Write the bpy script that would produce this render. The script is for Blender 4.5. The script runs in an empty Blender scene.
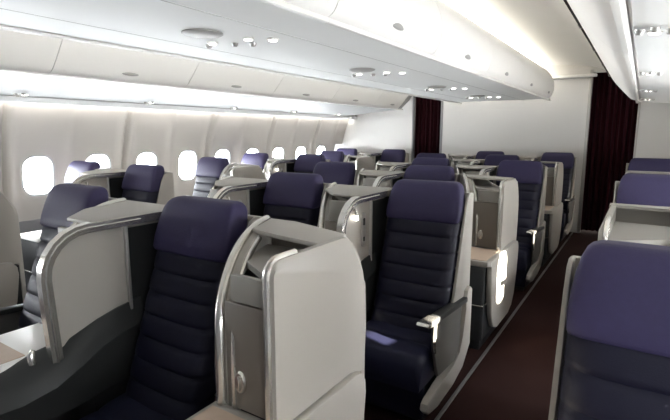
import bpy, bmesh, math, random
from mathutils import Vector, Matrix
random.seed(7)
S = bpy.context.scene
C = S.collection
R = math.radians
PI = math.pi

# ------------------------------------------------------------------ camera
CAM_H = 1.45
cam = bpy.data.cameras.new('camera'); camo = bpy.data.objects.new('camera', cam); C.objects.link(camo)
camo.location = (0, 0, CAM_H)
cam.sensor_width = 36; cam.lens = 36 * 470 / 670; cam.clip_start = 0.02; cam.clip_end = 200
camo.rotation_euler = (R(90 - 9.2), 0, R(33.0))
S.camera = camo

# ------------------------------------------------------------------ world, sun, exposure
w = bpy.data.worlds.new('sky'); S.world = w; w.use_nodes = True
w.node_tree.nodes['Background'].inputs[0].default_value = (0.86, 0.92, 1.0, 1)
w.node_tree.nodes['Background'].inputs[1].default_value = 1.0
sun = bpy.data.lights.new('sun', 'SUN'); suno = bpy.data.objects.new('sun', sun); C.objects.link(suno)
sun.energy = 30; sun.angle = R(0.6); sun.color = (1, .93, .80)
SUN_DIR = Vector((-1.0, 0.20, -0.275))
suno.rotation_euler = SUN_DIR.to_track_quat('-Z', 'Y').to_euler()
suno.location = (6, -4, 4)
S.view_settings.view_transform = 'Standard'; S.view_settings.look = 'None'
S.view_settings.gamma = 1; S.view_settings.use_curve_mapping = False
S.view_settings.exposure = 2.0
PANE_EMIT = 18.0      # daylight behind the far windows
PANE_SUNNY = 20.0     # daylight behind the near windows
COVE_EMIT = 3.4       # ceiling cove strips
WASH_EMIT = 3.0       # sidewall wash strips under the bins

# ------------------------------------------------------------------ materials
M = {}
def mat(name, col, rough=.5, metal=0, bump=0, bscale=200, var=0, vscale=6, coat=0, spec=.5, emit=None, es=0):
    m = bpy.data.materials.new(name); m.use_nodes = True
    nt = m.node_tree; b = nt.nodes['Principled BSDF']
    b.inputs['Base Color'].default_value = (*col, 1)
    b.inputs['Roughness'].default_value = rough
    b.inputs['Metallic'].default_value = metal
    b.inputs['Coat Weight'].default_value = coat
    b.inputs['Specular IOR Level'].default_value = spec
    tc = nt.nodes.new('ShaderNodeTexCoord')
    if var:
        n = nt.nodes.new('ShaderNodeTexNoise'); n.inputs['Scale'].default_value = vscale; n.inputs['Detail'].default_value = 4
        mx = nt.nodes.new('ShaderNodeMix'); mx.data_type = 'RGBA'
        mx.inputs['A'].default_value = (*[c * (1 - var) for c in col], 1)
        mx.inputs['B'].default_value = (*[min(1, c * (1 + var)) for c in col], 1)
        nt.links.new(tc.outputs['Object'], n.inputs['Vector'])
        nt.links.new(n.outputs['Fac'], mx.inputs['Factor'])
        nt.links.new(mx.outputs['Result'], b.inputs['Base Color'])
    if bump:
        n2 = nt.nodes.new('ShaderNodeTexNoise'); n2.inputs['Scale'].default_value = bscale; n2.inputs['Detail'].default_value = 3
        bp = nt.nodes.new('ShaderNodeBump'); bp.inputs['Strength'].default_value = bump; bp.inputs['Distance'].default_value = .002
        nt.links.new(tc.outputs['Object'], n2.inputs['Vector'])
        nt.links.new(n2.outputs['Fac'], bp.inputs['Height'])
        nt.links.new(bp.outputs['Normal'], b.inputs['Normal'])
    if emit:
        b.inputs['Emission Color'].default_value = (*emit, 1); b.inputs['Emission Strength'].default_value = es
    M[name] = m; return m

mat('ceiling_white', (.80, .79, .76), .45, var=.02, vscale=3)
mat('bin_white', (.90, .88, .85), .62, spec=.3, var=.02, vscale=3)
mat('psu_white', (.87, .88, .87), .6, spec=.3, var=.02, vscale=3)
mat('sidewall', (.45, .425, .395), .5, bump=.05, bscale=300, var=.02, vscale=4)
mat('dado', (.22, .22, .23), .6, var=.05)
mat('bulkhead', (.63, .615, .595), .45, var=.02, vscale=2)
mat('shell', (.345, .322, .290), .45, var=.02, vscale=5)
mat('panel_grey', (.26, .245, .22), .5, var=.03, vscale=5)
mat('armrest_grey', (.11, .105, .098), .45, var=.05)
mat('psu_dimmed', (.36, .365, .365), .55, spec=.3)  # bin underside white, darkened in colour against glare from the left windows
mat('taupe', (.15, .128, .105), .45, var=.05, vscale=9)
mat('tan_inlay', (.50, .38, .29), .5, var=.08, vscale=30)
mat('metal', (.66, .64, .60), .24, metal=.9, var=.03)
mat('metal_dull', (.45, .44, .42), .42, metal=.75, var=.03)
mat('charcoal', (.018, .019, .020), .5, spec=.3, var=.08, vscale=8)
mat('ledge_grey', (.026, .027, .027), .5, spec=.3, var=.06, vscale=8)
mat('black', (.012, .012, .014), .6)
mat('leather_navy', (.0045, .0045, .0165), .55, spec=.3, bump=.25, bscale=260, var=.10, vscale=40)
mat('leather_seat', (.009, .010, .028), .55, spec=.3, bump=.25, bscale=260, var=.10, vscale=40)
mat('leather_purple', (.030, .0245, .070), .58, spec=.3, bump=.35, bscale=170, var=.12, vscale=60)
mat('seam', (.10, .10, .13), .7)
mat('carpet', (.022, .009, .008), .95, bump=.8, bscale=400, var=.45, vscale=220, spec=.1)
mat('rail', (.17, .16, .155), .45, metal=.5)
mat('curtain', (.021, .0006, .0036), .85, bump=.2, bscale=300, var=.12, vscale=50, spec=.2)
mat('grille', (.40, .39, .375), .5)
mat('white_trim', (.85, .84, .81), .35)
mat('window_rim', (.42, .42, .42), .4)
mat('lamp_on', (1, 1, 1), .3, emit=(1, .96, .88), es=3)
mat('cove', (1, 1, 1), .5, emit=(1, .95, .84), es=COVE_EMIT)
mat('wash', (1, 1, 1), .5, emit=(1, .96, .90), es=WASH_EMIT)
# window pane: bright day behind clear plastic
for pname, pkey, pstr in (('window_pane', 'pane', PANE_EMIT), ('window_pane_near', 'pane_near', PANE_SUNNY)):
    m = bpy.data.materials.new(pname); m.use_nodes = True; nt = m.node_tree; nt.nodes.clear()
    o_ = nt.nodes.new('ShaderNodeOutputMaterial'); ad = nt.nodes.new('ShaderNodeAddShader')
    tr = nt.nodes.new('ShaderNodeBsdfTransparent'); em = nt.nodes.new('ShaderNodeEmission')
    em.inputs[0].default_value = (.93, .97, 1, 1); em.inputs[1].default_value = pstr
    nt.links.new(tr.outputs[0], ad.inputs[0]); nt.links.new(em.outputs[0], ad.inputs[1]); nt.links.new(ad.outputs[0], o_.inputs[0])
    M[pkey] = m

# ------------------------------------------------------------------ helpers
def obj(name, bm, material, parent=None, ang=38, loc=None):
    bmesh.ops.remove_doubles(bm, verts=bm.verts, dist=1e-5)
    bmesh.ops.recalc_face_normals(bm, faces=bm.faces)
    me = bpy.data.meshes.new(name); bm.to_mesh(me); bm.free()
    me.polygons.foreach_set('use_smooth', [True] * len(me.polygons))
    me.set_sharp_from_angle(angle=R(ang))
    mats = material if isinstance(material, list) else [material]
    for k in mats: me.materials.append(M[k])
    o = bpy.data.objects.new(name, me); C.objects.link(o)
    if parent: o.parent = parent
    if loc: o.location = loc
    return o
def structure(name, bm, material, parent=None, ang=38):
    o = obj(name, bm, material, parent, ang)
    if not parent: o['kind'] = 'structure'
    return o
def tag(o, label, cat, group=None):
    o['label'] = label; o['category'] = cat
    if group: o['group'] = group
    return o
def empty(name, loc=(0, 0, 0)):
    o = bpy.data.objects.new(name, None); C.objects.link(o); o.location = loc
    o.empty_display_size = .05
    return o
def dup(root, loc):
    r = root.copy(); C.objects.link(r); r.location = loc
    for ch in list(root.children):
        c = ch.copy(); C.objects.link(c); c.parent = r
        for g in ch.children:
            d = g.copy(); C.objects.link(d); d.parent = c
    return r

def box(bm, x0, x1, y0, y1, z0, z1, bev=0, seg=3):
    r = bmesh.ops.create_cube(bm, size=1)
    vs = r['verts']
    for v in vs:
        v.co.x = x0 if v.co.x < 0 else x1
        v.co.y = y0 if v.co.y < 0 else y1
        v.co.z = z0 if v.co.z < 0 else z1
    if bev:
        es = list({e for v in vs for e in v.link_edges})
        bmesh.ops.bevel(bm, geom=es, offset=bev, segments=seg, profile=.5, affect='EDGES')
def loft(bm, loops, cap=True, closed=True):
    rows = [[bm.verts.new(p) for p in lp] for lp in loops]
    n = len(rows[0])
    for a, b in zip(rows, rows[1:]):
        for i in range(n if closed else n - 1):
            j = (i + 1) % n
            try: bm.faces.new((a[i], a[j], b[j], b[i]))
            except ValueError: pass
    if cap:
        bm.faces.new(list(reversed(rows[0]))); bm.faces.new(rows[-1])
    return rows
def prism(bm, pts, axis, a, b, bev=0, seg=2):
    """extrude a closed 2-D outline along an axis: x -> pts are (y,z), y -> (x,z), z -> (x,y)"""
    def p3(p, t):
        return {'x': (t, p[0], p[1]), 'y': (p[0], t, p[1]), 'z': (p[0], p[1], t)}[axis]
    rows = loft(bm, [[p3(p, a) for p in pts], [p3(p, b) for p in pts]])
    if bev:
        es = []
        for row in rows:
            rs = set(row)
            for v in row:
                for e in v.link_edges:
                    if e.other_vert(v) in rs and e not in es: es.append(e)
        bmesh.ops.bevel(bm, geom=es, offset=bev, segments=seg, profile=.5, affect='EDGES')
def tube(bm, path, rad, n=8, flat=1.0):
    path = [Vector(p) for p in path]; loops = []
    for i, p in enumerate(path):
        t = (path[min(i + 1, len(path) - 1)] - path[max(i - 1, 0)]).normalized()
        up = Vector((1, 0, 0)) if abs(t.x) < .9 else Vector((0, 0, 1))
        a = t.cross(up).normalized(); b = t.cross(a).normalized()
        r = rad[i] if isinstance(rad, (list, tuple)) else rad
        loops.append([p + a * r * math.cos(2 * PI * k / n) + b * r * flat * math.sin(2 * PI * k / n) for k in range(n)])
    loft(bm, loops)
def ribbon(bm, outer, inner, x0, x1):
    """closed band between two (y,z) curves, thickness x0..x1"""
    loops = [[(x0, *a), (x1, *a), (x1, *b), (x0, *b)] for a, b in zip(outer, inner)]
    loft(bm, loops)
def lathe(bm, prof, cx, cy, n=24):
    loops = [[(cx + r * math.cos(2 * PI * k / n), cy + r * math.sin(2 * PI * k / n), z) for k in range(n)] for r, z in prof]
    loft(bm, loops)
def arc(cx, cy, r, a0, a1, n=8, ry=None):
    ry = ry or r
    return [(cx + r * math.cos(R(a0 + (a1 - a0) * k / n)), cy + ry * math.sin(R(a0 + (a1 - a0) * k / n))) for k in range(n + 1)]
def superloop(hw, y0, y1, z, n=28, e=5.0, bulge=0):
    pts = []
    cy = (y0 + y1) / 2; hy = (y1 - y0) / 2
    for k in range(n):
        a = 2 * PI * k / n
        c, s = math.cos(a), math.sin(a)
        x = hw * math.copysign(abs(c) ** (2 / e), c); y = hy * math.copysign(abs(s) ** (2 / e), s)
        if s < 0: y -= bulge * (1 - (x / hw) ** 2)
        pts.append((x, cy + y, z))
    return pts

# ------------------------------------------------------------------ cabin shell (x = right, y = aft/away, z = up)
Y0, Y1 = -1.0, 7.7            # cabin ends, front one pulled close to cut light
CX = -1.77                    # cabin centre line
def mx(x): return 2 * CX - x  # mirror about the centre line
WIN0, WP = 2.246, .598         # first window centre, pitch
WZ = 1.05                     # window centre height

bm = bmesh.new(); box(bm, mx(1.25), 1.25, Y0, Y1 + .9, -.05, 0); structure('floor', bm, 'carpet')

def wall_prof(s):             # s 0 bottom .. 1 top -> (offset outboard of -4.65, z)
    z = .62 + s * (1.74 - .62)
    t = (z - .62) / 1.12
    return .235 - .26 * max(0, (t - .28)) ** 1.7 * 1.45 , z
def wall_x(z, y):
    s = (z - .62) / 1.12
    u = (y - (WIN0 - WP / 2)) / (2 * WP); f = u - math.floor(u)
    dist = min(f, 1 - f) * 2 * WP                                   # to the nearest panel joint
    f2 = (u * 2) - math.floor(u * 2); mid = min(f2, 1 - f2) * WP
    groove = .030 * math.exp(-(dist / .022) ** 2) - .026 * math.exp(-((dist - .055) / .035) ** 2)
    ridge = -.016 * math.exp(-((mid) / .05) ** 2) if dist > .15 else 0
    return -4.65 - wall_prof(s)[0] - groove - ridge
HW, HH = .16, .21           # half window cut-out
def sidewall(name, mir):
    bm = bmesh.new()
    ys = []; k = -8
    wins = [WIN0 + WP * i for i in range(-7, 10)]
    fine = set()
    y = Y0
    for wy in wins:
        for d in (-.299, -.28, -.26, -.24, -.22, -.19, -HW, -.07, 0, .07, HW, .19, .22, .24, .26, .28): fine.add(round(wy + d, 4))
    ys = sorted(v for v in fine if Y0 < v < Y1 - .01); ys = [Y0] + ys + [Y1]
    zs = [.62, .72, .80, WZ - HH, .96, 1.06, 1.16, WZ + HH, 1.33, 1.42, 1.5, 1.58, 1.66, 1.74]
    g = [[bm.verts.new(((mx(wall_x(z, y)) if mir else wall_x(z, y)), y, z)) for z in zs] for y in ys]
    for i in range(len(ys) - 1):
        ym = (ys[i] + ys[i + 1]) / 2
        hole = any(abs(ym - wy) < HW for wy in wins)
        for j in range(len(zs) - 1):
            zm = (zs[j] + zs[j + 1]) / 2
            if hole and abs(zm - WZ) < HH and ys[i] > Y0: continue
            bm.faces.new((g[i][j], g[i + 1][j], g[i + 1][j + 1], g[i][j + 1]))
    o = structure(name, bm, 'sidewall', ang=60)
    return wins
wins = sidewall('wall_left', False); sidewall('wall_right', True)
for nm, mir in (('baseboard_left', False), ('baseboard_right', True)):
    bm = bmesh.new()
    xa, xb = (-4.98, -4.87) if not mir else (mx(-4.87), mx(-4.98))
    box(bm, xa, xb, Y0, Y1, 0, .63); structure(nm, bm, 'dado')

# windows: rounded reveal filling each cut-out, pane set back
def rrect(hw, hh, r, n=6):
    out = []
    for (sx, sy, a0) in ((1, 1, 0), (-1, 1, 90), (-1, -1, 180), (1, -1, 270)):
        for k in range(n + 1):
            a = R(a0 + 90 * k / n); out.append((sx * (hw - r) + r * math.cos(a), sy * (hh - r) + r * math.sin(a)))
    return out
wn = 0
def window(wy, mir, sun_block=False):
    global wn
    wn += 1
    sg = -1 if not mir else 1
    def X(z, y, back): 
        x = wall_x(z, y) - back
        return mx(x) if mir else x
    n = 6
    outer = rrect(HW + .012, HH + .012, .035, n); lip = rrect(.150, .200, .11, n); inn = rrect(.132, .180, .10, n); dp = rrect(.128, .175, .098, n)
    bm = bmesh.new()
    loft(bm, [[(X(WZ + q[1], wy + q[0], .002), wy + q[0], WZ + q[1]) for q in outer],
              [(X(WZ + q[1], wy + q[0], -.003), wy + q[0], WZ + q[1]) for q in lip],
              [(X(WZ + q[1], wy + q[0], .004), wy + q[0], WZ + q[1]) for q in inn],
              [(X(WZ + q[1], wy + q[0], .05), wy + q[0], WZ + q[1]) for q in dp]], cap=False)
    bm.faces.ensure_lookup_table()
    for f in list(bm.faces)[:len(outer)]: f.material_index = 1
    root = structure('window_%d' % wn, bm, ['window_rim', 'sidewall'], ang=50)
    bm = bmesh.new()
    vs = [bm.verts.new((X(WZ, wy, .045), wy + q[0] * 1.02, WZ + q[1] * 1.02)) for q in dp]
    bm.faces.new(vs)
    obj('pane', bm, 'pane_near' if mir else 'pane', root)
    if sun_block:  # unseen window cover added to shut off unwanted sun patches
        bm = bmesh.new(); loft(bm, [[(X(WZ, wy, .032), wy + q[0] * 1.03, WZ + q[1] * 1.03) for q in dp], [(X(WZ, wy, .036), wy + q[0] * 1.03, WZ + q[1] * 1.03) for q in dp]])
        obj('sun_block', bm, 'bin_white', root)
for wy in wins:
    if Y0 + .2 < wy < Y1 - .15:
        window(wy, False)
for wy in wins:
    if Y0 + .2 < wy < Y1 - .15: window(wy, True, wy > 4.5 or abs(wy - 1.05) < .1 or abs(wy + .146) < .1 or abs(wy - 2.246) < .1)

# ceiling: aisle vaults, continuous along the cabin, one mesh
Zc = CAM_H
def strip(bm, pts, y0, y1, th=.012):
    """open (x,z) polyline extruded along y, with a little thickness upward"""
    loop = pts + [(p[0], p[1] + th) for p in reversed(pts)]
    loft(bm, [[(p[0], y0, p[1]) for p in loop], [(p[0], y1, p[1]) for p in loop]])
vault = [(-1.62, Zc + .90), (-1.60, Zc + .985), (-1.52, Zc + 1.005), (-1.35, Zc + 1.00), (-1.1, Zc + .985), (-.9, Zc + .97), (-.7, Zc + .94), (-.56, Zc + .89), (-.47, Zc + .83), (-.44, Zc + .79)]
bm = bmesh.new()
strip(bm, vault, Y0, Y1)
strip(bm, [(mx(p[0]), p[1]) for p in vault], Y0, Y1)
box(bm, -2.1, -1.44, Y0, Y1, Zc + .9, Zc + .915)
structure('ceiling', bm, 'ceiling_white', ang=60)
bm = bmesh.new()      # unseen fuselage crown above vaults and bins, added to stop sun leaks
crown = [(-5.10, 1.60), (-5.02, 2.0), (-4.85, 2.35), (-4.4, 2.58), (-1.77, 2.70)]
crown = crown + [(mx(p[0]), p[1]) for p in reversed(crown[:-1])]
loop = crown + [(CX + (p[0] - CX) * 1.02, p[1] + .04) for p in reversed(crown)]
loft(bm, [[(p[0], Y0 - .06, p[1]) for p in loop], [(p[0], Y1 + .96, p[1]) for p in loop]])
structure('added_crown', bm, 'dado')
# cove strips tucked behind the top edge of the centre bins
def cove(name, xa, xb, label):
    r = empty(name, ((xa + xb) / 2, (Y0 + Y1) / 2, Zc + .90))
    y = Y0 + .05; i = 0
    bm = bmesh.new(); 
    y = 1.70 - 1.13 * 2
    while y < Y1 - .3:
        box(bm, xa - r.location.x, xb - r.location.x, y + .02 - r.location.y, min(y + 1.11, Y1 - .06) - r.location.y, .018, .034); y += 1.13
    obj('diffuser', bm, 'cove', r)
    tag(r, label, 'light')
    return r
cove('cove_light', -1.43, -1.34, 'warm cove light strip above the centre bins beside the near aisle ceiling')
cove('cove_light', mx(-1.34), mx(-1.43), 'cove light strip above the centre bins on the far aisle side')

# ends
bm = bmesh.new()
box(bm, -2.86, -.685, Y1, Y1 + .06, 0, 2.6)
structure('wall_back', bm, 'bulkhead')
bm = bmesh.new(); box(bm, -5.05, -3.40, Y1, Y1 + .06, 0, 2.6); structure('wall_back_left', bm, 'bulkhead')
bm = bmesh.new(); box(bm, -.10, 1.5, Y1, Y1 + .06, 0, 2.6); structure('wall_back_right', bm, 'bulkhead')
bm = bmesh.new(); box(bm, -5.05, 1.5, Y0 - .06, Y0, 0, 2.6); structure('added_front_wall', bm, 'dado')  # unseen dark wall, added close by to keep light off seat fronts
bm = bmesh.new(); box(bm, -5.05, 1.5, Y1 + .9, Y1 + .96, 0, 2.6); structure('wall_galley', bm, 'dado')
tn = 0
for xe in (-2.875, -.70, -3.385, -.085):
    tn += 1
    bm = bmesh.new(); box(bm, xe - .012, xe + .027 if xe in (-2.875, -.70) else xe + .012, Y1 - .012, Y1 + .075, 0, 2.34, .004, 2)
    structure('trim_%d' % tn, bm, 'metal_dull' if xe > -1 else 'dado')
for xa, xb in ((-.685, -.10), (-3.40, -2.86)):
    tn += 1
    bm = bmesh.new(); box(bm, xa, xb, Y1, Y1 + .06, 2.30 if xa > -1 else 2.12, 2.6); structure('trim_%d' % tn, bm, 'bulkhead')
# fascia between ceiling and back wall above the centre
tn += 1
bm = bmesh.new(); box(bm, -1.5, -.62, Y1 - .10, Y1, Zc + .79, Zc + .83, .008, 2); structure('trim_%d' % tn, bm, 'white_trim')

# curtains
def curtain(x0, x1, ztop, label):
    bm = bmesh.new(); n = 120; loops = []
    cx = (x0 + x1) / 2
    pts_f, pts_b = [], []
    for i in range(n + 1):
        u = i / n; x = x0 + (x1 - x0) * u - cx
        a = .028 * math.sin(2 * PI * u * 9 + .5 * math.sin(7 * u)) + .008 * math.sin(2 * PI * u * 23)
        pts_f.append((x, a)); pts_b.append((x, a + .006))
    zs = [.03, .5, 1.0, 1.5, ztop - .1, ztop]
    for z in zs:
        k = 1.15 - .3 * (z / ztop)
        loops.append([(p[0], p[1] * k, z) for p in pts_f] + [(p[0], p[1] * k, z) for p in reversed(pts_b)])
    loft(bm, loops)
    r = empty('curtain', (cx, Y1 + .12, 0))
    obj('fabric', bm, 'curtain', r, ang=80)
    bm = bmesh.new(); tube(bm, [(x0 - cx - .01, 0, ztop + .012), (x1 - cx + .01, 0, ztop + .012)], .010)
    obj('curtain_rail', bm, 'metal_dull', r)
    tag(r, label, 'curtain', 'aisle curtains')
curtain(-.72, -.06, 2.31, 'dark burgundy pleated curtain closing the near aisle, right of the centre wall')
curtain(-3.44, -2.82, 2.14, 'dark burgundy curtain closing the far aisle, left of the centre wall')

# floor rails
for nm, x in (('trim_%d', -.765), ('trim_%d', mx(-.765))):
    tn += 1
    bm = bmesh.new(); box(bm, x - .010, x + .010, Y0, Y1, 0, .008, .003, 2); structure(nm % tn, bm, 'rail')

# ------------------------------------------------------------------ overhead bins
BJ, BL = 1.70, 1.13
def bin_latch(bm, x, y, z, sx):
    n = 16
    loops = []
    for k in range(7):
        t = k / 6
        loops.append([(x + sx * (-.008 + .018 * math.sin(t * PI / 2 + .001)), y + .085 * math.cos(t * PI / 2 * .98) * math.cos(2 * PI * j / n),
                       z + (.055 if math.sin(2 * PI * j / n) > 0 else .016) * math.cos(t * PI / 2 * .98) * math.sin(2 * PI * j / n)) for j in range(n)])
    loft(bm, loops)
CB = [(-1.16, Zc + .466), (-1.13, Zc + .475), (-1.095, Zc + .51), (-1.075, Zc + .57), (-1.072, Zc + .64), (-1.09, Zc + .72), (-1.13, Zc + .80), (-1.19, Zc + .86), (-1.26, Zc + .895)]
def smooth2(P, n=4):
    out = []
    for i in range(len(P) - 1):
        p0, p1, p2, p3 = P[max(i - 1, 0)], P[i], P[i + 1], P[min(i + 2, len(P) - 1)]
        for k in range(n):
            t = k / n
            out.append(tuple(.5 * (2 * p1[j] + (p2[j] - p0[j]) * t + (2 * p0[j] - 5 * p1[j] + 4 * p2[j] - p3[j]) * t * t + (3 * p1[j] - p0[j] - 3 * p2[j] + p3[j]) * t ** 3) for j in (0, 1)))
    return out + [P[-1]]
CB = smooth2([(-1.16, Zc + .466), (-1.105, Zc + .50), (-1.075, Zc + .58), (-1.075, Zc + .67), (-1.11, Zc + .77), (-1.175, Zc + .85), (-1.26, Zc + .895)])
cb_full = CB + [(mx(p[0]), p[1]) for p in reversed(CB)]
def nose(loop, s, y, cz=Zc + .66):
    return [(CX + (p[0] - CX) * (1 - (1 - s) * .30), y, cz + (p[1] - cz) * s) for p in loop]
def center_bin(i):
    ya, yb = max(Y0, BJ + BL * i), BJ + BL * (i + 1)
    last = yb > 7.0
    ca = (ya + yb) / 2
    r = empty('overhead_bin', (CX, ca, Zc + .466))
    off = Vector((CX, ca, Zc + .466))
    def rel(l): return [tuple(Vector(p) - off) for p in l]
    bm = bmesh.new()
    core = [(p[0] * .97 + CX * .03, p[1] if k in (0, len(cb_full) - 1) else p[1]) for k, p in enumerate(cb_full)]
    ye = yb if not last else 7.33
    loops = [rel([(p[0], ya, p[1]) for p in core]), rel([(p[0], ye if not last else 7.0, p[1]) for p in core])]
    loft(bm, loops)
    obj('body', bm, 'psu_white', r)
    for side in (0, 1):
        pr = CB if side == 0 else [(mx(p[0]), p[1]) for p in CB]
        inn = [(p[0] + (-.03 if side == 0 else .03), p[1] + (.004 if k == 0 else 0)) for k, p in enumerate(pr)]
        prof = pr + list(reversed(inn))
        bm = bmesh.new(); g = .002
        if not last:
            loft(bm, [rel([(p[0], ya + g, p[1]) for p in prof]), rel([(p[0], yb - g, p[1]) for p in prof])])
        else:
            ls = []
            for t in [0, .5, .62, .72, .80, .87, .93, .97, 1.0]:
                y = ya + g + (7.42 - ya) * t
                q = max(0, (t - .62) / .38); s = math.sqrt(max(.0, 1 - q ** 2.2)) * .80 + .20
                ls.append(rel(nose(prof, s, y)))
            loft(bm, ls)
        d = obj('door', bm, 'bin_white', r)
        bm = bmesh.new()
        sx = 1 if side == 0 else -1
        bin_latch(bm, (-1.092 if side == 0 else mx(-1.092)) - CX, .0, Zc + .535 - off.z, sx)
        obj('latch', bm, 'grille', d)
    if last:
        ls = []
        bm = bmesh.new()
        for t in [0, .25, .5, .7, .85, .95, 1]:
            q = t; s = math.sqrt(max(0, 1 - q ** 2.2)) * .8 + .2
            full = [(p[0] * .985 + CX * .015, p[1]) for p in cb_full]
            ls.append(rel(nose(full, s * .99, 6.99 + .41 * t)))
        loft(bm, ls); obj('end_cap', bm, 'bin_white', r)
    for s in (-1, 1):
        bm = bmesh.new()
        box(bm, s * .625 - .012, s * .625 + .012, ya - ca, (yb if not last else 7.25) - ca, -.012, .008, .004, 2)
        obj('edge_trim', bm, 'white_trim', r)
    for xo in (.30, -.30):
        bm = bmesh.new(); box(bm, xo - .003, xo + .003, ya - ca, (yb if not last else 7.2) - ca, -.0008, .004); obj('panel_joint', bm, 'grille', r)
    return r
ords = {-3: 'hidden', -2: 'hidden', -1: 'first visible', 0: 'second visible', 1: 'third visible', 2: 'fourth visible', 3: 'fifth visible', 4: 'farthest, round-ended'}
cnames = {-1: 'nearest centre overhead bin, cut by the top edge of the picture',
          0: 'second nearest centre overhead bin, with the largest grey latch in view',
          1: 'third centre overhead bin from the camera, above the near aisle',
          2: 'fourth centre overhead bin from the camera, above the near aisle',
          3: 'fifth centre overhead bin, just before the rounded end',
          4: 'farthest centre overhead bin with rounded white end at back wall',
          -2: 'centre overhead bin above and left of the camera', -3: 'centre overhead bin behind the camera'}
for i in range(-2, 5):
    tag(center_bin(i), cnames[i], 'overhead bin', 'centre overhead bins')

OB = smooth2([(-3.42, Zc + .40), (-3.375, Zc + .415), (-3.335, Zc + .45), (-3.28, Zc + .51), (-3.21, Zc + .59), (-3.15, Zc + .67), (-3.11, Zc + .76)], 3)
def outer_bin(i, mir, label):
    f = (lambda x: mx(x)) if mir else (lambda x: x)
    ya, yb = max(Y0, BJ + BL * i), BJ + BL * (i + 1); ca = (ya + yb) / 2
    last = yb > 7.0
    off = Vector((f(-3.9), ca, Zc + .40))
    r = empty('overhead_bin', tuple(off))
    def rel(l): return [tuple(Vector((f(p[0]), p[1], p[2])) - off) for p in l]
    body = [(-3.47, Zc + .405), (-4.60, Zc + .315), (-4.62, Zc + .80), (-3.17, Zc + .80), (-3.17, Zc + .75), (-3.30, Zc + .56)]
    bm = bmesh.new(); ye = yb if not last else 7.36
    loft(bm, [rel([(p[0], ya, p[1]) for p in body]), rel([(p[0], ye, p[1]) for p in body])])
    obj('body', bm, 'psu_white' if mir else 'psu_dimmed', r, ang=20)
    prof = OB + [(p[0] - .035, p[1] + .01) for p in reversed(OB)]
    bm = bmesh.new(); g = .002
    if not last: loft(bm, [rel([(p[0], ya + g, p[1]) for p in prof]), rel([(p[0], yb - g, p[1]) for p in prof])])
    else:
        ls = []
        for t in [0, .5, .7, .8, .88, .94, .98, 1]:
            q = max(0, (t - .5) / .5); dx = .30 * (1 - math.sqrt(max(0, 1 - q ** 2)))
            ls.append(rel([(p[0] - dx * 1.2, ya + g + (7.46 - ya) * t, p[1]) for p in prof]))
        loft(bm, ls)
    d = obj('door', bm, 'bin_white', r)
    if not mir:
      bm = bmesh.new(); bin_latch(bm, f(-3.335) - off.x, 0, Zc + .455 - off.z, -1 if mir else 1)
      obj('latch', bm, 'grille', d)
    bm = bmesh.new()
    x = f(-3.43) - off.x; box(bm, x - .014, x + .014, ya - ca, ye - ca, -.010, .006, .004, 2)
    obj('edge_trim', bm, 'white_trim', r)
    if mir:
        bm = bmesh.new()
        for yy in (yb - .05,):
            xx = f(-3.105) - off.x
            box(bm, xx - .03, xx + .012, yy - ca - .035, yy - ca + .035, .355, .385, .006, 2)
            lathe(bm, [(.001, .345), (.014, .345), (.014, .36), (.001, .36)], xx - .01, yy - ca, 12)
        obj('hinge', bm, 'metal_dull', r)
        bm = bmesh.new(); xx = f(-3.095) - off.x; box(bm, xx - .006, xx + .010, ya - ca, ye - ca, .345, .375, .003, 2); obj('dark_gap', bm, 'charcoal', r)  # charcoal strip standing in for the shaded gap above the bin
    tag(r, label, 'overhead bin', 'window-side overhead bins')
lnames = {-3: 'left overhead bin behind the camera', -2: 'left overhead bin well outside the left frame edge', -1: 'far left overhead bin cut by the left frame edge',
          0: 'second far-left overhead bin, above the largest cabin window',
          1: 'third far-left overhead bin along the window wall', 2: 'fourth far-left overhead bin along the window wall',
          3: 'fifth far-left overhead bin, next to last along the window wall', 4: 'farthest left overhead bin with rounded end by the far curtain'}
rnames = {-3: 'right overhead bin behind the camera', -2: 'right overhead bin directly behind the camera position', -1: 'right overhead bin straight above the camera',
          0: 'nearest right overhead bin in view, cut by the top frame edge', 1: 'second right overhead bin, along the near aisle',
          2: 'third right overhead bin, along the near aisle', 3: 'fourth right overhead bin, along the near aisle', 4: 'farthest right overhead bin, in front of the near curtain'}
for i in range(-2, 5):
    outer_bin(i, False, lnames[i]); outer_bin(i, True, rnames[i])

# rail and wash strip between the bins and the sidewall
def wash(name, mir, label):
    f = (lambda x: mx(x)) if mir else (lambda x: x)
    L = (Y1 - Y0) / 2; yc = (Y1 + Y0) / 2
    r = empty(name, (f(-4.60), yc, 1.74))
    def P(pts): return [(f(p[0]) - f(-4.60), p[1] - 1.74) for p in pts]
    bm = bmesh.new(); prism(bm, P([(-4.50, 1.765), (-4.53, 1.72), (-4.60, 1.72), (-4.60, 1.765)]), 'y', -L, L)
    obj('housing', bm, 'psu_white', r)
    bm = bmesh.new(); prism(bm, P([(-4.602, 1.728), (-4.602, 1.755), (-4.63, 1.76), (-4.63, 1.745)]), 'y', -L, L)
    obj('diffuser', bm, 'wash', r)
    tag(r, label, 'light', 'sidewall wash lights')
wash('wash_light', False, 'long light strip along the top of the left window wall')
wash('wash_light', True, 'long light strip along the top of the right window wall, outside the frame')
for mir in (False, True):
    f = (lambda x: mx(x)) if mir else (lambda x: x)
    tn += 1
    bm = bmesh.new(); prism(bm, [(f(-4.56), 1.768), (f(-4.56), 1.80), (f(-5.0), 1.80), (f(-5.0), 1.765)], 'y', Y0, Y1)
    structure('trim_%d' % tn, bm, 'ceiling_white')
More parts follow.
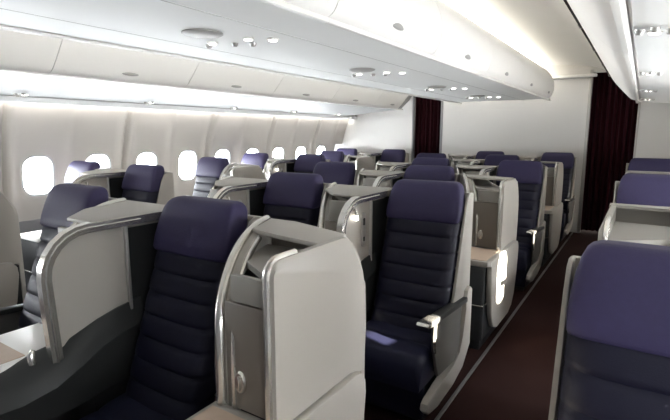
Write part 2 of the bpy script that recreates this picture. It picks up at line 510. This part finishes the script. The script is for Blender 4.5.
# passenger service units: speaker disc, reading lamps, air nozzles
def psu(x, y, z, label, group, big=True, tilt=0):
    r = empty('reading_light_unit', (x, y, z)); r.rotation_euler = (0, tilt, 0)
    if big:
        bm = bmesh.new(); lathe(bm, [(.001, -.006), (.085, -.006), (.095, -.001), (.095, .004), (.001, .004)], 0, -.16, 28)
        obj('speaker_grille', bm, 'grille', r)
    sp = [(-.13, .02), (.10, .04), (.19, .12)] if big else [(0, 0)]
    for a, b in sp:
        bm = bmesh.new(); lathe(bm, [(.001, -.005), (.022, -.005), (.030, 0), (.030, .004), (.001, .004)], a, b, 16)
        ri = obj('lamp_ring', bm, 'white_trim', r)
        bm = bmesh.new(); lathe(bm, [(.001, -.009), (.02, -.008), (.021, -.004), (.001, -.004)], a, b, 14)
        obj('bulb', bm, 'lamp_on', ri)
    for a, b in ([(-.05, .10), (.03, .15), (-.20, .06)] if big else [(-.05, -.03), (.0, -.07), (.05, -.03)]):
        bm = bmesh.new(); lathe(bm, [(.001, -.016), (.010, -.015), (.016, -.006), (.018, .003), (.001, .003)], a, b, 14)
        obj('air_nozzle', bm, 'metal_dull', r)
    tag(r, label, 'light', group)
pn = ['nearest lamp and speaker cluster under the centre bins', 'second lamp and speaker cluster under the centre bins',
      'third lamp and speaker cluster under the centre bins', 'farthest lamp and speaker cluster under the centre bins']
for k, yy in enumerate((1.75, 3.25, 4.75, 6.1)):
    psu(-1.77, yy, Zc + .461, pn[k], 'lamp clusters under the centre bins')
for k in range(5):
    psu(-4.28, 1.947 + 1.196 * k - .02, Zc + .318 - (.0), ['nearest', 'second', 'third', 'fourth', 'farthest'][k] + ' small lamp and nozzle group under the left window bins', 'lamp groups under the left window bins', False, -math.atan(.08))
rn = ['nearest reading lamp with nozzles under the right bins', 'second reading lamp from the camera under the right bins',
      'third reading lamp from the camera under the right bins', 'farthest reading lamp under the right bins by the back wall']
for k, yy in enumerate((2.25, 3.75, 5.2, 6.5)):
    psu(.0, yy, Zc + .386, rn[k], 'reading lamps under the right bins', False, math.atan(.08))

# ------------------------------------------------------------------ seats
def make_seat(arm):
    """arm: +1 open armrest on the right, -1 on the left, 0 none"""
    r = empty('business_seat')
    lean = .34
    def yl(z): return -(1.19 - z) * lean
    # backrest with channels
    bm = bmesh.new(); NV = 7; loops = []
    z0, z1 = .40, .985
    steps = NV * 8
    for k in range(steps + 1):
        v = k / steps; z = z0 + (z1 - z0) * v
        ph = (v * NV) % 1.0
        puff = .011 * (abs(math.sin(PI * ph)) ** .35)
        hw = .217 - (.006 if min(ph, 1 - ph) < .06 else 0)
        y = yl(z)
        lp = []
        n = 16
        for i in range(n + 1):
            u = -1 + 2 * i / n
            e = 1 - abs(u) ** 8
            lp.append((hw * u, y + .03 - (puff + .028) * e - .006 * (1 - u * u), z))
        lp += [(hw, y + .10, z), (-hw, y + .10, z)]
        loops.append(lp)
    loft(bm, loops); obj('backrest', bm, 'leather_navy', r, ang=60)
    # headrest
    bm = bmesh.new(); loops = []
    for z, hw, t in ((.975, .205, .07), (.978, .216, .10), (.99, .221, .118), (1.03, .2225, .125), (1.08, .219, .125), (1.12, .213, .122), (1.15, .206, .115), (1.17, .197, .10), (1.182, .185, .08), (1.189, .168, .055), (1.190, .14, .03)):
        c = yl(z) + .045
        loops.append(superloop(hw, c - t / 2, c + t / 2, z, 36, 7, .006))
    loft(bm, loops); h = obj('headrest', bm, 'leather_purple', r, ang=60)
    # cushion and leg panel
    bm = bmesh.new()
    loops = []
    for k in range(25):
        t = k / 24; y = -.20 - t * .33
        ph = (t * 2.0) % 1.0
        top = .425 - .03 * t + .012 * abs(math.sin(PI * ph)) ** .5
        if t > .93: top -= .05 * ((t - .93) / .07) ** 2
        loops.append([(x, y, z) for x, z in [(-.215, .235), (-.222, .25), (-.222, top - .05), (-.215, top - .02), (-.19, top - .004), (-.1, top), (0, top - .004), (.1, top), (.19, top - .004), (.215, top - .02), (.222, top - .05), (.222, .25), (.215, .235)]])
    loft(bm, loops); obj('cushion', bm, 'leather_seat', r, ang=60)
    bm = bmesh.new(); box(bm, -.21, .21, -.47, -.42, .05, .24, .02, 3); obj('leg_rest', bm, 'leather_navy', r)
    bm = bmesh.new(); box(bm, -.19, .19, -.40, .09, .0, .235, .01, 2); obj('base', bm, 'black', r)
    # shell
    def side(x0, x1, full):
        bm = bmesh.new()
        if full:
            pts = [(.135, .26), (.135, 1.10), (.125, 1.125), (.08, 1.13), (.045, 1.115), (.015, 1.06), (-.035, .90), (-.07, .78), (-.095, .70), (-.12, .62), (-.14, .575), (-.13, .45), (-.06, .30), (-.02, .26)]
        else:
            pts = [(.135, .30), (.135, 1.10), (.125, 1.125), (.08, 1.13), (.05, 1.115), (.02, 1.06), (-.02, .90), (-.10, .60), (-.10, .30)]
        prism(bm, pts, 'x', x0, x1, .004)
        return bm
    o = obj('side_shell', side(.227, .2405, arm == 1), 'shell', r)
    o = obj('side_shell', side(-.2405, -.227, arm == -1), 'shell', r)
    bm = bmesh.new(); box(bm, -.24, .24, .112, .136, .26, 1.125, .006, 2); obj('back_shell', bm, 'shell', r)
    if arm:
        s = arm
        def sx(a, b): return (a * s, b * s) if s > 0 else (b * s, a * s)
        bm = bmesh.new(); x0, x1 = sx(.214, .268)
        prism(bm, [(.03, .525), (.03, .553), (-.43, .592), (-.43, .562)], 'x', x0, x1, .008); ar = obj('armrest', bm, 'ledge_grey', r)
        bm = bmesh.new(); x0, x1 = sx(.208, .272)
        prism(bm, [(-.425, .562), (-.425, .592), (-.555, .602), (-.565, .59), (-.55, .575)], 'x', x0, x1, .007); c_ = obj('armrest_tip', bm, 'metal', ar)
        c_['label'] = 'pale metal armrest tip'
        bm = bmesh.new(); x0, x1 = sx(.236, .252)
        prism(bm, [(-.03, .535), (-.43, .565), (-.44, .52), (-.425, .42), (-.395, .32), (-.36, .255), (-.10, .235), (-.04, .30)], 'x', x0, x1, .004)
        sp = obj('side_panel', bm, 'armrest_grey', r)
        bm = bmesh.new()
        xm = s * .254
        tube(bm, [(xm, -.44, .555), (xm, -.447, .50), (xm, -.432, .41)], .009, 8); obj('trim', bm, 'metal', sp)
        bm = bmesh.new(); x0, x1 = sx(.224, .264)
        prism(bm, [(.12, .58), (.12, .25), (.0, .15), (-.15, .115), (-.38, .105), (-.50, .125), (-.53, .155), (-.52, .185), (-.49, .20), (-.36, .215), (-.16, .225), (-.06, .26), (-.015, .34), (.01, .50), (.04, .585), (.09, .60)], 'x', x0, x1, .008)
        obj('lower_shell', bm, 'shell', r)
    return r

# ------------------------------------------------------------------ consoles
def make_console(kind, s=1, lamp=True):
    """kind 'aisle' (plain outer panel with tray) or 'inner' (arched side panel with reading lamp); s=-1 mirrors left/right"""
    r = empty('side_console')
    def mir(bm):
        if s < 0:
            for v in bm.verts: v.co.x = -v.co.x
        return bm
    A = kind == 'aisle'
    def px(t): return -.015 - .215 * t ** .88
    def py(t): return -.34 + .455 * t
    TOP = 1.12
    def hz(t):
        q = min(1, t / .85)
        return .86 + (TOP - .86) * math.sqrt(max(0, 1 - (1 - q) ** 2))
    # curved divider wall
    bm = bmesh.new(); loops = []
    N = 22
    for k in range(N + 1):
        t = (k / N) ** 1.5; x, y, h = px(t), py(t), hz(t)
        loops.append([(x, y, .30), (x, y, h), (x + .010, y + .001, h + .004), (x + .058 - .03 * (k / N) ** 3, y + .012, h - .004), (x + .062 - .03 * (k / N) ** 3, y + .013, h - .02), (x + .062 - .03 * (k / N) ** 3, y + .013, .30)])
    loft(bm, loops); dv = obj('divider', mir(bm), 'shell', r)
    path = [(px(0) + .012, py(0) - .004, .645), (px(0) + .012, py(0) - .004, .78)] + [(px((k / N) ** 1.5) + .012, py((k / N) ** 1.5), hz((k / N) ** 1.5)) for k in range(N + 1)]
    bm = bmesh.new(); tube(bm, path, .017, 10); obj('rail', mir(bm), 'metal', dv)
    path2 = [(p[0] + .052, p[1] + .006, max(.645, p[2] - .008)) for p in path[:-7]]
    bm = bmesh.new(); tube(bm, path2, .010, 8); obj('inner_rail', mir(bm), 'metal', dv)
    # back wall with top deck
    bm = bmesh.new(); prism(bm, [(-.238, .26), (.232, .26), (.232, .93 if A and s > 0 else TOP - .004), (.215, .97 if A and s > 0 else TOP - .004), (-.08, TOP - .004), (-.238, TOP - .004)], 'y', .108, .134, .004); obj('back_panel', mir(bm), 'shell', r)
    bm = bmesh.new()
    ts = [(.62 if A else .42) + (.38 if A else .58) * k / 8 for k in range(9)]
    pts = [(px(t) + .004, py(t)) for t in ts] + [(-.236, .136)] + ([(-.08, .134), (.20, .045), (.207, .04), (.207, -.125), (.0, -.09)] if A and s > 0 else [(.236, .136), (.236, .07), (.0, .07)] if A else [(.236, .136), (.236, -.30), (.05, -.30)])
    prism(bm, pts, 'z', TOP - .012, TOP + .002, .004); obj('top_deck', mir(bm), 'shell', r)
    # tray
    ts = [.0 + .72 * k / 8 for k in range(9)]
    bm = bmesh.new()
    tz = 1.055 if A else 1.09
    prism(bm, [(px(t) + .058, py(t) + .014) for t in ts if hz(t) > tz - .01] + [(.205, .03), (.205, -.33)], 'z', tz - .02, tz)
    obj('tray', mir(bm), 'panel_grey', r)
    # front doors
    bm = bmesh.new(); box(bm, px(0) + .060, .207, -.338, -.318, .975, tz, .004, 2); obj('upper_front', mir(bm), 'panel_grey', r)
    bm = bmesh.new(); box(bm, px(0) + .034,   .207, -.340, -.318, .645, .972, .004, 2); fd = obj('cabinet_door', mir(bm), 'taupe', r)
    bm = bmesh.new()
    cxl, czl = px(0) + .095, .735
    lathe(bm, [(.001, -.010), (.020, -.010), (.024, -.004), (.024, .0), (.001, .0)], 0, 0, 18)
    for v in bm.verts: v.co = Vector((cxl + v.co.x * .9, -.340 + v.co.z, czl + v.co.y * 1.5))
    box(bm, cxl - .004, cxl + .005, -.356, -.345, czl - .022, czl + .022, .003, 2)
    obj('latch', mir(bm), 'metal', fd)
    # straight side
    if A:
        rr, fy = .045, -.365
        out = ([(.118, .62), (.128, .78), (.122, .90), (.104, .98), (.076, 1.04), (.035, 1.10), (.012, TOP)] if s > 0 else [(.138, .62), (.138, .8), (.138, .9), (.138, 1.0), (.138, 1.05), (.138, TOP - .015), (.128, TOP)]) + [(fy + rr - rr * math.sin(R(a)), TOP - rr + rr * math.cos(R(a))) for a in (0, 18, 36, 54, 72, 90)] + [(fy, .62)]
        bm = bmesh.new(); loft(bm, [[(.206, p[0], p[1] - .0) for p in out], [(.226, p[0], p[1]) for p in out], [(.2375, p[0] if p[0] > -.3 else p[0], min(p[1], TOP - .022)) for p in out]])
        sp = obj('side_panel', mir(bm), 'bin_white' if False else 'shell', r)
        edge = [(fy - .002, .645), (fy - .002, .85), (fy - .002, TOP - rr)] + [(fy + rr - (rr + .002) * math.sin(R(a)), TOP - rr + (rr + .002) * math.cos(R(a))) for a in (72, 54, 36, 18, 0)] + [(fy + .12, TOP + .002)]
        bm = bmesh.new(); tube(bm, [(.213, p[0], p[1]) for p in edge], .011, 8); obj('trim', mir(bm), 'metal', sp)
    else:
        fy, rr = -.50, .18
        oc = [(fy + .012, .635), (fy + .004, .80)] + [(fy + rr - rr * math.sin(R(a)), TOP - rr + rr * math.cos(R(a))) for a in (90, 75, 60, 45, 30, 15, 0)] + [(-.1, TOP), (.136, TOP)]
        ic = [(fy + .050, .635), (fy + .042, .80)] + [(fy + rr - (rr - .036) * math.sin(R(a)), TOP - rr + (rr - .036) * math.cos(R(a))) for a in (90, 75, 60, 45, 30, 15, 0)] + [(-.1, TOP - .034), (.136, TOP - .034)]
        bm = bmesh.new(); prism(bm, ic[:-2] + [(-.15, TOP - .034), (-.15, .62), (fy + .05, .62)], 'x', .200, .212)
        sp = obj('side_panel', mir(bm), 'shell', r)
        bm = bmesh.new(); ribbon(bm, oc, ic, .204, .240); obj('rail', mir(bm), 'metal', sp)
        oc2 = [(a[0] + .016, a[1] - .012) for a in oc]
        bm = bmesh.new(); tube(bm, [(.2415, (a[0] + b[0]) / 2, (a[1] + b[1]) / 2) for a, b in zip(oc, ic)][:-1], .006, 6); obj('rail_bead', mir(bm), 'metal', sp)
        if lamp:
            bm = bmesh.new()      # reading lamp
            tube(bm, [(.212, -.345, 1.05), (.228, -.345, 1.05), (.232, -.345, 1.02)], [.008, .008, .010], 8); lm = obj('reading_lamp', mir(bm), 'metal', r)
            bm = bmesh.new(); tube(bm, [(.232, -.345, 1.022), (.232, -.345, .998), (.232, -.345, .994)], [.011, .013, .006], 10); obj('bulb', mir(bm), 'lamp_on', lm)
            bm = bmesh.new()      # handset / seat control
            prism(bm, [(-.235 + .022 * math.cos(2 * PI * k / 20), .925 + (.075 if math.sin(2 * PI * k / 20) > 0 else -.075) + .022 * math.sin(2 * PI * k / 20)) for k in range(20)], 'x', .211, .217, .002)
            ct = obj('control_unit', mir(bm), 'metal_dull', r)
            bm = bmesh.new(); box(bm, .216, .221, -.245, -.225, .95, .99, .003, 2); box(bm, .216, .221, -.242, -.228, .86, .885, .003, 2); obj('button', mir(bm), 'charcoal', ct)
        bm = bmesh.new(); box(bm, .200, .226, -.165, -.150, .66, TOP - .036, .003, 2); obj('panel_edge', mir(bm), 'metal_dull', r)
        bm = bmesh.new(); box(bm, .150, .198, -.149, .106, .30, TOP - .036); obj('recess_slab', mir(bm), 'charcoal', r)  # dark slab set back to fill the recess behind the panel
        # ledge beside the neighbouring seat
        bm = bmesh.new(); loops = []
        for y, top, dx in ((-.70, .61, .19), (-.60, .63, .25), (-.50, .66, .28), (-.40, .70, .275), (-.3, .735, .252), (-.22, .755, .246), (-.15, .765, .243), (-.11, .77, .242)):
            xi = .132 if y < -.49 else .200
            loops.append([(xi, y, .445), (xi, y, top), (xi + .02, y, top), (xi + (dx - xi) * .55, y, top - .018), (dx - .014, y, top - .055), (dx, y, top - .10), (dx - .014, y, top - .125), (dx - .016, y, .445)])
        loft(bm, loops); obj('side_ledge', mir(bm), 'ledge_grey', r)
        bm = bmesh.new(); tube(bm, [(.190, -.535, .640), (.190, -.535, .675), (.190, -.528, .69)], [.014, .014, .008], 10); obj('catch', mir(bm), 'metal', r)
    # table
    bm = bmesh.new()
    xr, xl = (.262, -.035) if A else (.135, -.20)
    yb_ = -.335
    prism(bm, [(xl, -.72), (xr - .02, -.72), (xr, -.70), (xr, yb_), (xl, yb_)], 'z', .605, .642, .006)
    tb = obj('side_table', mir(bm), 'shell' if A else 'white_trim', r)
    bm = bmesh.new(); prism(bm, [(xl + .02, -.70), (xr - .045, -.70), (xr - .035, -.69), (xr - .035, -.37 if A else -.52), (xl + .02, -.37 if A else -.52)], 'z', .640, .6455)
    obj('table_inlay', mir(bm), 'tan_inlay', tb)
    # lower box
    bm = bmesh.new()
    xw = .225 if A else .13
    pts = [(.225, -.345), (xw, -.36), (xw, -.70), (xw - .02, -.715), (xl + .02, -.715), (xl + .004, -.70), (xl + .004, -.42), (-.02, -.345)] + [(px(k / 8) + .004, py(k / 8)) for k in range(1, 9)] + [(-.232, .13), (.225, .13)]
    prism(bm, pts, 'z', .10, .606, .006); lb = obj('footwell_box', mir(bm), 'charcoal', r)
    bm = bmesh.new(); box(bm, xl - .001, xw + .004, -.721, -.60, .335, .347, .003, 2); obj('metal_strip', mir(bm), 'metal', lb)
    bm = bmesh.new(); box(bm, xl + .03, xw - .03, -.64, .10, 0, .11, .01, 2); obj('base', mir(bm), 'black', r)
    if A:
        bm = bmesh.new()
        prism(bm, [(-.66, .645), (.02, .645), (.06, .635), (.085, .60), (.09, .55), (.06, .38), (.02, .23), (-.05, .15), (-.15, .12), (-.46, .12), (-.57, .16), (-.64, .27), (-.675, .45), (-.69, .56), (-.685, .625)], 'x', .232, .266, .009)
        ap = obj('aisle_panel', mir(bm), 'shell', r)
    return r

# rows and columns
SL = .485
COLX = {'A': -1.0, 'B': -1.47, 'C': -1.94, 'D': -2.41, 'E': -3.565, 'F': -4.037, 'G': -4.51, 'R': .095}
XS = .968
def squeeze(root, ys=1.0):
    for o in root.children_recursive:
        for v in o.data.vertices:
            v.co.x *= XS
            if ys != 1 and v.co.y < .1: v.co.y = .1 + (v.co.y - .1) * ys
    return root
def rowy(r): return 1.26 + 1.21 * (r - 1)
seat_place = []
seat_place += [('A', 2, 'navy seat with open armrest just behind the big pale front console'),
               ('A', 4, 'second navy aisle seat with open armrest along the near aisle'),
               ('A', 6, 'last navy aisle seat of the near aisle, beside the burgundy curtain')]
seat_place += [('B', 1, 'nearest navy seat, left of the big pale front console'),
               ('B', 3, 'navy seat directly behind the armrest seat of the near aisle, next to its console'),
               ('B', 5, 'navy seat second to last in the second line from the near aisle')]
seat_place += [('C', 2, 'navy seat behind and left of the front console, beside the lamp-lit arched divider'),
               ('C', 4, 'navy seat in the middle of the cabin, fourth row, behind other headrests'),
               ('C', 6, 'navy headrest against the centre back wall, last row middle')]
seat_place += [('D', 1, 'navy seat behind the large arched divider at far left of the front row'),
               ('D', 3, 'navy seat on the far aisle, third row, its headrest left of picture centre'),
               ('D', 5, 'navy seat on the far aisle, fifth row, seen behind the near headrests')]
seat_place += [('E', 2, 'navy seat across the far aisle, in front of the third window from left'),
               ('E', 4, 'navy seat across the far aisle, fourth row, half hidden by a nearer headrest'),
               ('E', 6, 'navy seat across the far aisle, last row left of the far curtain')]
seat_place += [('F', 3, 'navy seat by the windows in the third row, beside bright window glare'),
               ('F', 5, 'navy seat by the windows in the fifth row')]
seat_place += [('G', 2, 'small window seat in front of the second window, its headrest in pale light'),
               ('G', 4, 'window seat of the fourth row, headrest below the small windows'),
               ('G', 6, 'window seat of the last row at the left back wall')]
seat_place += [('R', 1, 'large navy seat in the lower right corner, cut by the frame'),
               ('R', 3, 'navy seat at right edge behind the open tray console'),
               ('R', 5, 'farthest navy headrest at right edge near the back wall')]
proto = {}
def seat(col, row, label):
    arm = {'A': 1, 'E': 1, 'R': -1, 'D': -1}.get(col, 0)
    loc = (COLX[col], rowy(row), 0)
    if arm not in proto:
        proto[arm] = squeeze(make_seat(arm)); o = proto[arm]; o.location = loc
    else: o = dup(proto[arm], loc)
    tag(o, label, 'seat', 'navy cabin seats')
for a in seat_place: seat(*a)
cons_place = []
cons_place += [('A', 1, 'large pale console with open tray in the front row by the near aisle'),
               ('A', 3, 'second pale tray console along the near aisle, with sunlit tan table'),
               ('A', 5, 'third pale tray console along the near aisle, farthest down')]
cons_place += [('B', 2, 'arched console with glowing lamp, left of the armrest seat'),
               ('B', 4, 'small arched console of the fourth row behind the second tray console'),
               ('B', 6, 'arched console in the last row at the centre back wall')]
cons_place += [('C', 1, 'large arched divider console with silver rim at left of the nearest seat'),
               ('C', 3, 'arched console in the third row, seen between central headrests'),
               ('C', 5, 'arched console in the fifth row, seen between central headrests')]
cons_place += [('D', 2, 'arched console left of the second-row centre seat, on the far aisle'),
               ('D', 4, 'arched console of the fourth row on the far aisle'),
               ('D', 6, 'arched console of the last row on the far aisle by the far curtain')]
cons_place += [('E', 1, 'pale console panel cut by the left frame edge, across the far aisle'),
               ('E', 3, 'pale wide console across the far aisle in the third row'),
               ('E', 5, 'pale console across the far aisle in the fifth row')]
cons_place += [('F', 2, 'arched console between the two second-row window-side seats'),
               ('F', 4, 'arched console between the two fourth-row window-side seats'),
               ('F', 6, 'arched console between the two last-row window-side seats')]
cons_place += [('R', 2, 'open white tray console at right edge behind the large seat'),
               ('R', 4, 'tray console hidden behind the second right-hand headrest')]
cproto = {}
def console(col, row, label):
    k = ('aisle', 1) if col in 'AE' else ('aisle', -1) if col == 'R' else ('inner', 1, col != 'C')
    loc = (COLX[col] + (.025 if col == 'R' else 0), rowy(row), 0)
    if k not in cproto: cproto[k] = squeeze(make_console(*k), 1.33 if col == 'R' else 1); o = cproto[k]; o.location = loc
    else: o = dup(cproto[k], loc)
    tag(o, label, 'console', 'seat consoles')
for a in cons_place: console(*a)
# low cabinets under the windows beside the odd rows
wproto = None
def window_cabinet():
    r = empty('window_cabinet')
    bm = bmesh.new(); box(bm, -.17, .21, -.70, .12, 0, .60, .008, 2); obj('body', bm, 'charcoal', r)
    bm = bmesh.new(); box(bm, -.18, .22, -.71, .13, .60, .635, .008, 2); obj('lid', bm, 'shell', r)
    return r
for row, lab in ((1, 'low cabinet under the window at far left of the front row'), (3, 'low cabinet under the fourth window in the third row'), (5, 'low cabinet under the windows in the fifth row')):
    loc = (COLX['G'], rowy(row), 0)
    if wproto is None: wproto = window_cabinet(); o = wproto; o.location = loc
    else: o = dup(wproto, loc)
    tag(o, lab, 'cabinet', 'low window cabinets')
